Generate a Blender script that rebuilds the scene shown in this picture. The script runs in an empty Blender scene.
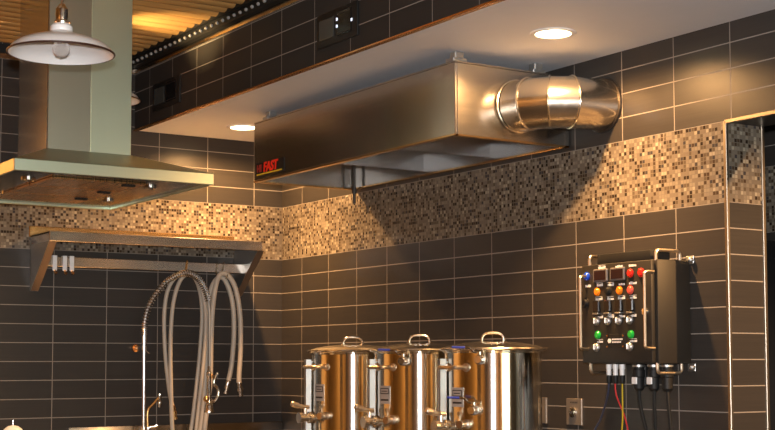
import bpy, bmesh, math, random
from mathutils import Vector, Matrix
random.seed(7)
sc = bpy.context.scene
C = sc.collection
PI = math.pi

# ------------------------------------------------------------------ camera
FPX, YAW, PIT, ROLL, PCX, PCY = 1383.91, 0.5798, 0.07075, -0.0018, 392.82, 264.64
CAM = Vector((-3.938, -7.216, -0.610))
fw = Vector((math.sin(YAW) * math.cos(PIT), math.cos(YAW) * math.cos(PIT), math.sin(PIT)))
_r = Vector((math.cos(YAW), -math.sin(YAW), 0)); _u = _r.cross(fw)
rt = _r * math.cos(ROLL) + _u * math.sin(ROLL)
up = -_r * math.sin(ROLL) + _u * math.cos(ROLL)
cd = bpy.data.cameras.new('camera'); cam = bpy.data.objects.new('camera', cd); C.objects.link(cam)
M = Matrix((rt, up, -fw)).transposed().to_4x4(); M.translation = CAM
cam.matrix_world = M
cd.sensor_fit = 'HORIZONTAL'; cd.sensor_width = 36.0; cd.lens = FPX / 775 * 36.0
cd.shift_x = (387.5 - PCX) / 775; cd.shift_y = (PCY - 215) / 775
cd.clip_start = 0.05; cd.clip_end = 100
sc.camera = cam

def at(x, y, X=None, Y=None, Z=None):
    """measured photo position -> point on the plane X=, Y= or Z="""
    d = fw + rt * ((x - PCX) / FPX) - up * ((y - PCY) / FPX)
    if X is not None: t = (X - CAM.x) / d.x
    elif Y is not None: t = (Y - CAM.y) / d.y
    else: t = (Z - CAM.z) / d.z
    return CAM + d * t

# ------------------------------------------------------------------ light
sc.view_settings.view_transform = 'Standard'; sc.view_settings.look = 'None'
sc.view_settings.exposure = 0.0; sc.view_settings.gamma = 1.0
w = bpy.data.worlds.new('world'); sc.world = w; w.use_nodes = True
w.node_tree.nodes['Background'].inputs[0].default_value = (0.9, 0.62, 0.38, 1)
w.node_tree.nodes['Background'].inputs[1].default_value = 0.03

WARM = (1.0, 0.52, 0.19)
def lamp(name, kind, loc, power, col, aim=None, **kw):
    d = bpy.data.lights.new(name, kind); d.energy = power; d.color = col
    o = bpy.data.objects.new(name, d); C.objects.link(o); o.location = loc
    if aim is not None:
        o.rotation_euler = (Vector(aim) - Vector(loc)).to_track_quat('-Z', 'Y').to_euler()
    for k, v in kw.items(): setattr(d, k, v)
    return o
DL = [(-0.45, -3.05), (-0.48, -0.43), (-0.45, -5.67)]  # the last one is out of view, added to carry light along the row
# the photographer's flash, just above the lens
FLASH = lamp('camera_flash', 'SPOT', CAM + up * 0.14 - fw * 0.02, 850, (1.0, 0.98, 0.98), CAM + fw * 5 + rt * -.15, spot_size=1.3, spot_blend=0.6, shadow_soft_size=0.04)
for nm, (dx, dy) in zip(('near', 'far', 'third'), DL):        # each can: a strong narrow beam and a weaker wide spill
    lamp('downlight_%s_beam' % nm, 'SPOT', (dx, dy, 0.665), 200, WARM, (dx, dy, -2), spot_size=1.9, spot_blend=1.0, shadow_soft_size=0.025)
    lamp('downlight_%s_spill' % nm, 'SPOT', (dx, dy, 0.665), 80, WARM, (dx, dy, -2), spot_size=2.85, spot_blend=0.4, shadow_soft_size=0.025)
lamp('passage_spot', 'SPOT', (0.62, -5.3, 0.82), 460, WARM, (0.16, -3.52, -0.85), spot_size=0.9, spot_blend=0.7, shadow_soft_size=0.03)
lamp('chimney_uplight', 'SPOT', (-1.53, -0.85, 0.74), 75, (1.0, 0.70, 0.32), (-1.10, -0.90, 1.085), spot_size=1.0, spot_blend=1.0, shadow_soft_size=0.02)
lamp('warm_fill', 'AREA', (-4.6, -6.6, 0.95), 4, (1.0, 0.72, 0.45), (-4.6, -6.6, -2), size=1.6)  # unseen fill, added for warm ambient light
lamp('left_wall_fill', 'AREA', (-6.6, -5.0, 0.9), 120, (1.0, 0.62, 0.28), (-8, -5.0, -1.2), size=1.2)  # added out of view to warm the wall mirrored in the kettles
lamp('rear_wall_fill', 'AREA', (-3.6, -9.4, 0.9), 140, (1.0, 0.62, 0.28), (-3.8, -11, -1.0), size=1.2)  # unseen wash behind the camera, added for golden kettle reflections
lamp('timber_fill', 'SPOT', (-3.3, -0.75, 0.95), 260, (1.0, 0.6, 0.28), (-3.3, 0, -0.1), spot_size=2.2, spot_blend=0.8)  # added wash on the unseen timber, so the chimney side mirrors orange
lamp('hood_fill', 'AREA', (-1.4, -9.6, -0.4), 55, (0.92, 1.0, 0.84), (-1.8, -1.5, 0.3), size=2.2)  # greenish fill added behind the camera to brighten the range hood

# ------------------------------------------------------------------ materials
def newmat(name):
    m = bpy.data.materials.new(name); m.use_nodes = True
    nt = m.node_tree
    return m, nt, nt.nodes['Principled BSDF']
class N:
    def __init__(s, nt): s.nt = nt
    def n(s, t, **kw):
        o = s.nt.nodes.new(t)
        for k, v in kw.items(): setattr(o, k, v)
        return o
    def l(s, a, b): s.nt.links.new(a, b)
    def m(s, op, a, b=None, c=None):
        o = s.n('ShaderNodeMath', operation=op)
        for i, v in enumerate((a, b, c)):
            if v is None: continue
            if isinstance(v, (int, float)): o.inputs[i].default_value = v
            else: s.l(v, o.inputs[i])
        return o.outputs[0]
    def mix(s, f, a, b):
        o = s.n('ShaderNodeMix', data_type='RGBA')
        for i, v in ((0, f), (6, a), (7, b)):
            if isinstance(v, (int, float)): o.inputs[i].default_value = v
            elif isinstance(v, tuple): o.inputs[i].default_value = (*v, 1) if len(v) == 3 else v
            else: s.l(v, o.inputs[i])
        return o.outputs[2]
    def fmix(s, f, a, b):
        o = s.n('ShaderNodeMix', data_type='FLOAT')
        for i, v in ((0, f), (2, a), (3, b)):
            if isinstance(v, (int, float)): o.inputs[i].default_value = v
            else: s.l(v, o.inputs[i])
        return o.outputs[0]

TW, TH, MH = 0.3014, 0.1, 0.309
def tile_mat(name, offx, offy, v0=0.0, th=TH, mosaic=True, r0=0.30, spec=.28):
    """stacked dark tiles with pale grout, and a band of small glass mosaic between z=0 and z=MH"""
    m, nt, b = newmat(name); g = N(nt)
    tc = g.n('ShaderNodeTexCoord'); sp = g.n('ShaderNodeSeparateXYZ'); g.l(tc.outputs['Object'], sp.inputs[0])
    ge = g.n('ShaderNodeNewGeometry'); sn = g.n('ShaderNodeSeparateXYZ'); g.l(ge.outputs['True Normal'], sn.inputs[0])
    isb = g.m('GREATER_THAN', g.m('ABSOLUTE', sn.outputs[1]), 0.5)
    x, y, z = sp.outputs
    u = g.fmix(isb, g.m('SUBTRACT', y, offy), g.m('SUBTRACT', x, offx))
    if mosaic:
        above = g.m('GREATER_THAN', z, MH * .5)
        v = g.m('SUBTRACT', z, g.m('MULTIPLY', above, MH))
    else: v = g.m('SUBTRACT', z, v0)
    su, sv = g.m('DIVIDE', u, TW), g.m('DIVIDE', v, th)
    def edge(s_, size, gw):
        f = g.m('FRACT', s_); d = g.m('MINIMUM', f, g.m('SUBTRACT', 1.0, f))
        return g.m('LESS_THAN', g.m('MULTIPLY', d, size), gw * .5)
    grout = g.m('MAXIMUM', edge(su, TW, 0.0042), edge(sv, th, 0.0042))
    cell = g.n('ShaderNodeCombineXYZ'); g.l(g.m('FLOOR', su), cell.inputs[0]); g.l(g.m('FLOOR', sv), cell.inputs[1]); g.l(isb, cell.inputs[2])
    wn = g.n('ShaderNodeTexWhiteNoise'); g.l(cell.outputs[0], wn.inputs[0])
    st = g.n('ShaderNodeCombineXYZ'); g.l(g.m('MULTIPLY', u, 3.0), st.inputs[0]); g.l(g.m('MULTIPLY', z, 160.0), st.inputs[1])
    no = g.n('ShaderNodeTexNoise'); no.inputs['Scale'].default_value = 1.0; no.inputs['Detail'].default_value = 3; g.l(st.outputs[0], no.inputs[0])
    var = g.m('ADD', g.m('MULTIPLY', wn.outputs[0], 0.25), g.m('MULTIPLY', no.outputs[0], 0.5))
    tcol = g.mix(var, (0.0245, 0.0225, 0.021), (0.050, 0.0435, 0.0385))
    col = g.mix(grout, tcol, (0.24, 0.215, 0.19))
    rough = g.fmix(grout, g.m('ADD', r0, g.m('MULTIPLY', no.outputs[0], 0.14)), 0.85)
    hgt = g.m('SUBTRACT', 1.0, grout)
    if mosaic:
        ms = 0.01545
        mu, mv = g.m('DIVIDE', u, ms), g.m('DIVIDE', z, ms)
        mc = g.n('ShaderNodeCombineXYZ'); g.l(g.m('FLOOR', mu), mc.inputs[0]); g.l(g.m('FLOOR', mv), mc.inputs[1]); g.l(isb, mc.inputs[2])
        w2 = g.n('ShaderNodeTexWhiteNoise'); g.l(mc.outputs[0], w2.inputs[0])
        cr = g.n('ShaderNodeValToRGB'); cr.color_ramp.interpolation = 'CONSTANT'
        stops = [(0, (.135,.113,.088)), (.26, (.19,.164,.128)), (.44, (.085,.066,.046)), (.58, (.17,.144,.112)), (.70, (.27,.24,.185)), (.77, (.025,.017,.012)), (.88, (.05,.033,.021)), (.95, (.04,.037,.04))]
        e = cr.color_ramp.elements
        while len(e) < len(stops): e.new(0.5)
        for q, (pos, c_) in zip(e, stops): q.position = pos; q.color = (*c_, 1)
        g.l(w2.outputs[0], cr.inputs[0])
        mg = g.m('MAXIMUM', edge(mu, ms, 0.0024), edge(mv, ms, 0.0024))
        mcol = g.mix(mg, cr.outputs[0], (0.12, 0.10, 0.075))
        band = g.m('MULTIPLY', g.m('GREATER_THAN', z, 0.0), g.m('LESS_THAN', z, MH))
        col = g.mix(band, col, mcol)
        rough = g.fmix(band, rough, g.fmix(mg, 0.22, 0.8))
        hgt = g.fmix(band, hgt, g.m('SUBTRACT', 1.0, mg))
    b.inputs['Specular IOR Level'].default_value = spec
    g.l(col, b.inputs['Base Color']); g.l(rough, b.inputs['Roughness'])
    bp = g.n('ShaderNodeBump'); bp.inputs['Strength'].default_value = 0.35; bp.inputs['Distance'].default_value = 0.002
    g.l(hgt, bp.inputs['Height']); g.l(bp.outputs[0], b.inputs['Normal'])
    return m

def plain(name, col, rough=0.5, metal=0.0, spec=0.5, noise=0.0, coat=0.0):
    m, nt, b = newmat(name); g = N(nt)
    b.inputs['Roughness'].default_value = rough; b.inputs['Metallic'].default_value = metal
    b.inputs['Specular IOR Level'].default_value = spec; b.inputs['Coat Weight'].default_value = coat
    if noise:
        tc = g.n('ShaderNodeTexCoord'); no = g.n('ShaderNodeTexNoise'); no.inputs['Scale'].default_value = 14; no.inputs['Detail'].default_value = 4
        g.l(tc.outputs['Object'], no.inputs[0])
        g.l(g.mix(no.outputs[0], tuple(c * (1 - noise) for c in col), tuple(min(1, c * (1 + noise)) for c in col)), b.inputs['Base Color'])
    else: b.inputs['Base Color'].default_value = (*col, 1)
    return m

def brushed(name, col, rough=0.3, scale=(1, 1, 1), aniso=0.0, rot=0.0, amp=0.12, bump=0.05):
    """brushed stainless: fine streaks whose direction is set by the scale vector"""
    m, nt, b = newmat(name); g = N(nt)
    tc = g.n('ShaderNodeTexCoord'); mp = g.n('ShaderNodeMapping'); mp.inputs['Scale'].default_value = scale
    g.l(tc.outputs['Object'], mp.inputs[0])
    no = g.n('ShaderNodeTexNoise'); no.inputs['Scale'].default_value = 1; no.inputs['Detail'].default_value = 4; g.l(mp.outputs[0], no.inputs[0])
    b.inputs['Base Color'].default_value = (*col, 1); b.inputs['Metallic'].default_value = 1
    g.l(g.m('ADD', rough - amp / 2, g.m('MULTIPLY', no.outputs[0], amp)), b.inputs['Roughness'])
    if aniso:
        b.inputs['Anisotropic'].default_value = aniso; b.inputs['Anisotropic Rotation'].default_value = rot
        tg = g.n('ShaderNodeTangent', direction_type='RADIAL', axis='Z'); g.l(tg.outputs[0], b.inputs['Tangent'])
    if bump:
        bp = g.n('ShaderNodeBump'); bp.inputs['Strength'].default_value = bump; bp.inputs['Distance'].default_value = 0.001
        g.l(no.outputs[0], bp.inputs['Height']); g.l(bp.outputs[0], b.inputs['Normal'])
    return m

def emit(name, col, s):
    m, nt, b = newmat(name)
    b.inputs['Base Color'].default_value = (*col, 1); b.inputs['Emission Color'].default_value = (*col, 1); b.inputs['Emission Strength'].default_value = s
    return m

def wood_mat(name, c0, c1, rough=0.3, sc_=(1.2, 22, 22)):
    m, nt, b = newmat(name); g = N(nt)
    tc = g.n('ShaderNodeTexCoord'); mp = g.n('ShaderNodeMapping'); mp.inputs['Scale'].default_value = sc_
    g.l(tc.outputs['Object'], mp.inputs[0])
    no = g.n('ShaderNodeTexNoise'); no.inputs['Scale'].default_value = 1.4; no.inputs['Detail'].default_value = 5; no.inputs['Distortion'].default_value = .6
    g.l(mp.outputs[0], no.inputs[0])
    g.l(g.mix(no.outputs[0], c0, c1), b.inputs['Base Color']); b.inputs['Roughness'].default_value = rough
    return m

def glass_mat(name):
    m, nt, b = newmat(name)
    b.inputs['Base Color'].default_value = (.95, .93, .92, 1); b.inputs['Roughness'].default_value = 0.06
    b.inputs['Transmission Weight'].default_value = 0.75; b.inputs['IOR'].default_value = 1.3
    return m

MT = {
 'tileW': tile_mat('wall_tile', -0.1871, -0.2421),
 'tileJ': tile_mat('jamb_tile', -0.05, -0.2421),
 'tileS': tile_mat('soffit_tile', -0.1871, -1.11, 0.69, 0.105, mosaic=False, r0=0.5, spec=.10),
 'paint': plain('soffit_paint', (.60, .62, .665), .55, noise=.03),
 'ceil': wood_mat('slat_wood', (.25, .13, .04), (.52, .30, .105), .2),
 'panel': wood_mat('warm_panel', (.38, .19, .055), (.62, .36, .12), .5, (14, 14, 1)),
 'floor': plain('floor_concrete', (.05, .037, .028), .5, noise=.2),
 'steel': brushed('brushed_steel', (.62, .56, .49), .2, (3, 3, 120), amp=.05, bump=0),
 'brace': plain('shaded_brace_steel', (.16, .12, .09), .5, .6),  # steel darkened in its colour for the dim reflection under the brace
 'steelh': brushed('hood_steel', (.56, .52, .47), .22, (4, 4, 260), amp=.06, bump=.004),
 'inner': brushed('hood_inner_steel', (.66, .65, .64), .2, (4, 4, 60), amp=.04, bump=0),
 'rh': brushed('range_hood_steel', (.64, .72, .58), .36, (240, 240, 3), amp=.05, bump=0),
 'kettle': brushed('kettle_steel', (.88, .84, .72), .15, (2, 2, 420), aniso=.85, rot=0.25, amp=.05, bump=.01),
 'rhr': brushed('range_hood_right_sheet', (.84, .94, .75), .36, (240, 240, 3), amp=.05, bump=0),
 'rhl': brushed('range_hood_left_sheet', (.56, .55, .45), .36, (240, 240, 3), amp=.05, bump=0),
 'side': brushed('chimney_side_steel', (.64, .60, .52), .16, (3, 3, 60), amp=.05, bump=0),
 'edge': brushed('edge_trim_steel', (.30, .255, .20), .4, (60, 60, 3), amp=.08, bump=0),
 'polish': brushed('polished_steel', (.84, .78, .68), .22, (60, 60, 60), amp=.06, bump=.02),
 'chrome': plain('chrome', (.88, .86, .83), .14, 1.0),
 'brass': plain('brass', (.78, .50, .22), .22, 1.0),
 'copper': plain('copper_tone', (.75, .42, .20), .25, 1.0),
 'duct': brushed('duct_steel', (.74, .68, .58), .2, (40, 40, 40), amp=.1, bump=.03),
 'galv': brushed('galvanised', (.50, .50, .49), .45, (30, 30, 30), amp=.15),
 'gauge': brushed('gauge_guard', (.44, .44, .43), .4, (30, 30, 30), amp=.1),
 'black': plain('black_plastic', (.010, .010, .010), .55, spec=.3),
 'blackgl': plain('black_gloss', (.008, .008, .009), .15, spec=.3),
 'dark': plain('dark_steel', (.05, .042, .036), .35, .6, noise=.1),
 'box': plain('enclosure_black', (.017, .0145, .0115), .5, noise=.12),
 'enamel': plain('white_enamel', (.84, .83, .82), .28, coat=.3),
 'rim': plain('brown_rim', (.055, .022, .015), .35),
 'white': plain('white_plastic', (.80, .79, .78), .4),
 'hose': plain('beige_hose', (.46, .405, .335), .5, noise=.08),
 'blue': plain('blue_grip', (.035, .055, .32), .4),
 'bluel': plain('blue_lens', (.01, .06, .55), .25),
 'red': plain('red_lens', (.62, .02, .012), .25),
 'pink': plain('faded_red_lens', (.62, .09, .06), .3),
 'orange': plain('orange_lens', (.85, .22, .012), .25),
 'green': plain('green_lens', (.01, .38, .045), .25),
 'disp': plain('display_face', (.016, .007, .009), .25, spec=.2),
 'bezel': plain('display_bezel', (.11, .10, .095), .5),
 'screen': plain('lcd_glass', (.050, .055, .055), .15),
 'legend': plain('legend_white', (.80, .78, .75), .5),
 'label': plain('label_plate', (.46, .43, .40), .4, .4),
 'plate': plain('wall_plate_steel', (.22, .19, .16), .42, .5),
 'handle': brushed('handle_steel', (.86, .74, .60), .3, (60, 60, 60), amp=.06, bump=0),
 'ink': plain('label_ink', (.03, .025, .022), .5),
 'redw': plain('red_wire', (.60, .03, .03), .4), 'yelw': plain('yellow_wire', (.55, .40, .02), .4), 'bluw': plain('dark_blue_wire', (.04, .05, .09), .4),
 'logored': plain('logo_red', (1, .035, .012), .4), 'logodk': plain('logo_maroon', (.34, .03, .02), .4), 'logoyel': plain('logo_yellow', (.80, .58, .03), .4),
 'lens': emit('lamp_lens', (1.0, .78, .42), 26.0),
 'bulbg': glass_mat('bulb_glass'),
 'led': emit('panel_led', (.75, .82, 1.0), 1.2),
 'bead': plain('clear_beads', (.28, .275, .26), .1),
 'filter': brushed('filter_reflection_tint', (.85, .53, .26), .28, (200, 6, 6), amp=.12),  # orange put into the steel colour in place of a warm reflection
}

# ------------------------------------------------------------------ helpers
def obj(name, bm, mat, parent=None, loc=None, ang=35):
    bmesh.ops.recalc_face_normals(bm, faces=bm.faces[:])
    lim = math.radians(ang)
    for f in bm.faces: f.smooth = True
    for e in bm.edges:
        e.smooth = not (len(e.link_faces) == 2 and e.calc_face_angle(0) > lim)
    me = bpy.data.meshes.new(name); bm.to_mesh(me); bm.free()
    me.materials.append(MT[mat] if isinstance(mat, str) else mat)
    o = bpy.data.objects.new(name, me); C.objects.link(o)
    if parent: o.parent = parent
    if loc: o.location = loc
    return o
def tag(o, label, cat, group=None):
    o['label'] = label; o['category'] = cat
    if group: o['group'] = group
    return o
def thing(name, label, cat, loc=(0, 0, 0), rotz=0, group=None):
    o = bpy.data.objects.new(name, None); C.objects.link(o)
    o.empty_display_size = .05; o.location = loc; o.rotation_euler = (0, 0, rotz)
    return tag(o, label, cat, group)
def struct(name, bm, mat):
    o = obj(name, bm, mat); o['kind'] = 'structure'; return o
def dup(root, loc, label, rotz=None):
    r = root.copy(); C.objects.link(r); r.location = loc; r['label'] = label
    if rotz is not None: r.rotation_euler = (0, 0, rotz)
    def rec(src, dst):
        for ch in list(src.children):
            c = ch.copy(); C.objects.link(c); c.parent = dst; rec(ch, c)
    rec(root, r); return r
def B(): return bmesh.new()
def box(bm, a, b, bev=0.0, seg=2):
    x0, y0, z0 = (min(a[i], b[i]) for i in range(3)); x1, y1, z1 = (max(a[i], b[i]) for i in range(3))
    r = bmesh.ops.create_cube(bm, size=1.0)
    for v in r['verts']:
        v.co = Vector((x0 + (v.co.x + .5) * (x1 - x0), y0 + (v.co.y + .5) * (y1 - y0), z0 + (v.co.z + .5) * (z1 - z0)))
    if bev:
        es = list({e for v in r['verts'] for e in v.link_edges})
        bmesh.ops.bevel(bm, geom=es, offset=bev, segments=seg, affect='EDGES', profile=.5)
    return bm
def prism(bm, poly, axis, t0, t1):
    """poly of 2D points extruded along axis: 'x' (y,z), 'y' (x,z), 'z' (x,y)"""
    def P(p, t): return {'x': (t, p[0], p[1]), 'y': (p[0], t, p[1]), 'z': (p[0], p[1], t)}[axis]
    a = [bm.verts.new(P(p, t0)) for p in poly]; b = [bm.verts.new(P(p, t1)) for p in poly]
    n = len(poly); bm.faces.new(a); bm.faces.new(b[::-1])
    for i in range(n): bm.faces.new((a[i], a[(i + 1) % n], b[(i + 1) % n], b[i]))
    return bm
def frame_of(d):
    d = d.normalized(); a = Vector((0, 0, 1)) if abs(d.z) < .9 else Vector((1, 0, 0))
    u = d.cross(a).normalized(); return u, d.cross(u).normalized()
def tube(bm, pts, rad, seg=10, cap=True, closed=False):
    pts = [Vector(p) for p in pts]; n = len(pts)
    rads = rad if isinstance(rad, (list, tuple)) else [rad] * n
    rings = []; u = None
    for i, p in enumerate(pts):
        if closed: d = pts[(i + 1) % n] - pts[i - 1]
        else: d = (pts[min(i + 1, n - 1)] - pts[max(i - 1, 0)])
        d.normalize()
        if u is None: u, _ = frame_of(d)
        else: u = (u - d * u.dot(d)).normalized()
        v = d.cross(u)
        rings.append([bm.verts.new(p + (u * math.cos(2 * PI * k / seg) + v * math.sin(2 * PI * k / seg)) * rads[i]) for k in range(seg)])
    for i in range(n if closed else n - 1):
        a, b = rings[i], rings[(i + 1) % n]
        for k in range(seg): bm.faces.new((a[k], a[(k + 1) % seg], b[(k + 1) % seg], b[k]))
    if cap and not closed: bm.faces.new(rings[0][::-1]); bm.faces.new(rings[-1])
    return bm
def smooth(pts, k=8, closed=False):
    pts = [Vector(p) for p in pts]; n = len(pts); out = []
    for i in range(n if closed else n - 1):
        if closed: p0, p1, p2, p3 = pts[i - 1], pts[i], pts[(i + 1) % n], pts[(i + 2) % n]
        else: p0, p1, p2, p3 = pts[max(i - 1, 0)], pts[i], pts[i + 1], pts[min(i + 2, n - 1)]
        for j in range(k):
            t = j / k
            out.append(.5 * ((2 * p1) + (p2 - p0) * t + (2 * p0 - 5 * p1 + 4 * p2 - p3) * t * t + (3 * p1 - p0 - 3 * p2 + p3) * t ** 3))
    if not closed: out.append(pts[-1])
    return out
def cyl(bm, p0, p1, r0, r1=None, seg=16):
    p0, p1 = Vector(p0), Vector(p1)
    return tube(bm, [p0, p1], [r0, r0 if r1 is None else r1], seg)
def lathe(bm, prof, c=(0, 0, 0), axis=(0, 0, 1), seg=48):
    """prof: (radius, height) pairs along axis from c; radius 0 closes"""
    c = Vector(c); ax = Vector(axis).normalized(); u, v = frame_of(ax); rings = []
    for r, h in prof:
        if r <= 1e-6: rings.append([bm.verts.new(c + ax * h)])
        else: rings.append([bm.verts.new(c + ax * h + (u * math.cos(2 * PI * k / seg) + v * math.sin(2 * PI * k / seg)) * r) for k in range(seg)])
    for a, b in zip(rings, rings[1:]):
        for k in range(seg):
            k2 = (k + 1) % seg
            if len(a) == 1 and len(b) == 1: continue
            if len(a) == 1: bm.faces.new((a[0], b[k2], b[k]))
            elif len(b) == 1: bm.faces.new((a[k], a[k2], b[0]))
            else: bm.faces.new((a[k], a[k2], b[k2], b[k]))
    return bm
def ball(bm, c, r, seg=14, sz=1.0):
    return lathe(bm, [(r * math.sin(PI * i / 10), -r * sz * math.cos(PI * i / 10)) for i in range(11)], c, seg=seg)
def strip(bm, p, n_, w_, h_):
    """flat rectangle (two-sided thin plate) centre p, facing -X: width along Y, height along Z"""
    return box(bm, (p[0] - n_, p[1] - w_ / 2, p[2] - h_ / 2), (p[0], p[1] + w_ / 2, p[2] + h_ / 2))

FL, CE, SO = -2.2, 1.085, 0.69          # floor, slat ceiling, soffit underside
# ------------------------------------------------------------------ the room
bm = B(); box(bm, (-8, -11, FL - .1), (2.2, .2, FL)); struct('floor', bm, 'floor')
bm = B(); box(bm, (-2.35, 0, FL), (0.0, .2, 1.3)); struct('wall_back', bm, 'tileW')
bm = B(); box(bm, (-8, -.01, FL), (-2.35, .2, 1.3)); struct('wall_back_added', bm, 'panel')  # unseen timber stretch, added for its warm reflection in the steel
EN = -3.526
bm = B(); box(bm, (0, EN, FL), (.2, .2, MH + .002)); box(bm, (0, -7.5, MH + .002), (.2, .2, 1.3)); struct('wall_right', bm, 'tileW')
bm = B(); box(bm, (0.002, EN - .004, FL), (.198, EN + .02, MH)); struct('wall_jamb', bm, 'tileJ')
bm = B(); box(bm, (1.1, -7.5, FL), (1.2, .2, 1.3)); box(bm, (.2, -.6, FL), (1.1, -.5, 1.3)); struct('wall_passage', bm, 'tileW')
bm = B(); box(bm, (.2, -7.5, .9), (1.1, -.6, 1.0)); struct('ceiling_passage', bm, 'paint')
# boxed-in soffit along the right wall: painted underside, tiled face
bm = B(); box(bm, (-.925, -7.5, SO), (0, 0, SO + .03)); struct('ceiling_soffit', bm, 'paint')
bm = B(); box(bm, (-.94, -7.5, SO), (-.925, 0, 1.3)); struct('wall_soffit', bm, 'tileS')
# slat ceiling: rounded ridges running across the room
bm = B(); pit = 0.092; n = int(10.6 / pit); prof = []
for i in range(n):
    y = 0.0 - i * pit
    for k in range(7):
        a = PI * k / 6
        prof.append((y - pit * .04 - pit * .46 * (1 - math.cos(a)), CE + .03 - .03 * math.sin(a)))
poly = [(0.05, CE + .12)] + [(0.05, CE + .03)] + prof + [(prof[-1][0], CE + .12)]
va = [bm.verts.new((-8, p[0], p[1])) for p in poly]; vb = [bm.verts.new((-.94, p[0], p[1])) for p in poly]
for i in range(len(poly)): bm.faces.new((va[i], va[(i + 1) % len(poly)], vb[(i + 1) % len(poly)], vb[i]))
struct('ceiling', bm, 'ceil')
# rear of the taproom (behind the camera): timber walls with open windows
bm = B()
xs = [-8, -6.6, -5.4, -4.4, -3.5, -2.6, -.2, .2]
for i, (a, b_) in enumerate(zip(xs, xs[1:])):
    if i in (1, 3, 5): box(bm, (a, -11, FL), (b_, -10.9, -1.3)); box(bm, (a, -11, .6), (b_, -10.9, 1.3))
    else: box(bm, (a, -11, FL), (b_, -10.9, 1.3))
struct('wall_rear', bm, 'panel')
bm = B(); ys = [-11, -9.0, -7.6, -6.0, -4.6, -2.6, -1.2, .2]
for i, (a, b_) in enumerate(zip(ys, ys[1:])):
    if i in (1, 3): box(bm, (-8.1, a, FL), (-8, b_, -1.3)); box(bm, (-8.1, a, .6), (-8, b_, 1.3))
    else: box(bm, (-8.1, a, FL), (-8, b_, 1.3))
struct('wall_left', bm, 'panel')
# trims
def trim(nm, a, b_, mat='steel'):
    bm = B(); box(bm, a, b_, .002, 1); return struct(nm, bm, mat)
trim('trim_1', (-.948, -7.5, SO - .006), (-.925, 0, SO + .004), 'copper')            # soffit lower edge
trim('trim_2', (-.952, -7.5, 1.008), (-.940, 0, 1.036), 'steel')                      # steel angle over the soffit tiles
trim('trim_3', (-8, -.012, 1.008), (-.952, 0, 1.036), 'steel')
trim('trim_8', (-8, -.016, 1.036), (-.952, 0, 1.085), 'black')
trim('trim_4', (-.008, EN - .010, FL), (.006, EN + .006, MH), 'edge')               # corner guard of the pillar
trim('trim_5', (.190, EN - .010, FL), (.206, EN + .004, MH), 'edge')
trim('trim_6', (-.008, -7.5, MH - .010), (.008, EN, MH + .006), 'edge')             # edge over the opening
trim('trim_7', (.008, -7.5, MH - .004), (.2, EN, MH + .001), 'dark')

# ------------------------------------------------------------------ recessed downlights
def downlight(x, y, label):
    t = thing('downlight', label, 'ceiling light', (x, y, SO), 0, 'recessed downlights')
    bm = B(); lathe(bm, [(.070, -.001), (.072, -.006), (.090, -.004), (.092, 0.0), (.070, .0)], seg=40); obj('trim_ring', bm, 'enamel', t)
    bm = B(); lathe(bm, [(0, -.003), (.066, -.003), (.070, -.001), (.070, 0), (0, 0)], seg=40); obj('lens', bm, 'lens', t)
downlight(*DL[0], 'lit round downlight in the pale soffit above the round metal duct')
downlight(*DL[2], 'added round downlight out of view in the soffit, in front of the tiled pillar')
downlight(*DL[1], 'lit round downlight in the pale soffit beyond the far end of the big steel hood')

# ------------------------------------------------------------------ bulb strip under the slat ceiling
t = thing('light_strip', 'long black strip of small clear bulbs along the top of the tiled soffit', 'light strip', (-.95, 0, 1.05))
bm = B(); box(bm, (-.030, -7.4, -.012), (.008, -.02, .05)); box(bm, (-.05, -7.4, .030), (-.03, -.02, .05)); obj('housing', bm, 'black', t)  # second box: black strip standing in for shade on the slats
me = None
for k in range(56):
    if me is None:
        bm = B(); ball(bm, (0, 0, 0), .0088, 10); o = obj('bulb', bm, 'bead', t); me = o.data
    else:
        o = bpy.data.objects.new('bulb', me); C.objects.link(o); o.parent = t
    o.location = (-.036, -.08 - k * .062, .008)

# ------------------------------------------------------------------ steel steam hood on the right wall
HX, HY0, HY1, HZ0, HZ1 = -.62, -2.62, -.83, .33, .635
t = thing('steam_hood', 'long boxy stainless steel steam hood hung under the pale soffit', 'hood', (0, 0, 0))
bm = B(); T = .012
box(bm, (HX, HY0, HZ0), (HX + T, HY1, HZ1), .003, 1); obj('front_panel', bm, 'steelh', t)
for nm, ya, yb in (('end_panel', HY0, HY0 + T), ('end_panel', HY1 - T, HY1)):
    bm = B(); box(bm, (HX + T, ya, HZ0), (-.004, yb, HZ1), .003, 1); obj(nm, bm, 'steelh', t)
bm = B(); box(bm, (HX, HY0, HZ1), (-.004, HY1, HZ1 + .006)); obj('top_panel', bm, 'steelh', t)
bm = B(); box(bm, (-.02, HY0 + T, HZ0), (-.004, HY1 - T, HZ1)); obj('back_panel', bm, 'inner', t)
# inner lining: slopes from the front lip up to the collection plate
bm = B(); box(bm, (HX + T, HY0 + T, HZ1 - .16), (-.02, HY1 - T, HZ1 - .15))
for y in (HY0 + .55, HY0 + 1.1): box(bm, (HX + T, y, HZ0 + .02), (-.02, y + .004, HZ0 + .15))
obj('baffle_panel', bm, 'inner', t)
bm = B()
for y in (HY0, HY1 - .02): box(bm, (HX, y, HZ0 - .004), (-.004, y + .02, HZ0 + .006), .002, 1)
box(bm, (HX - .003, HY0, HZ0 - .004), (HX + .02, HY1, HZ0 + .006), .002, 1); box(bm, (-.03, HY0, HZ0 - .004), (-.004, HY1, HZ0 + .006), .002, 1)
obj('drip_gutter', bm, 'brass', t)
bm = B(); cyl(bm, (-.05, HY1 - .07, HZ0 + .14), (-.05, HY1 - .07, HZ0 - .085), .0085); cyl(bm, (-.05, HY1 - .07, HZ0 - .03), (-.05, HY1 - .07, HZ0 + .0), .014); obj('drain_pipe', bm, 'dark', t)
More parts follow.
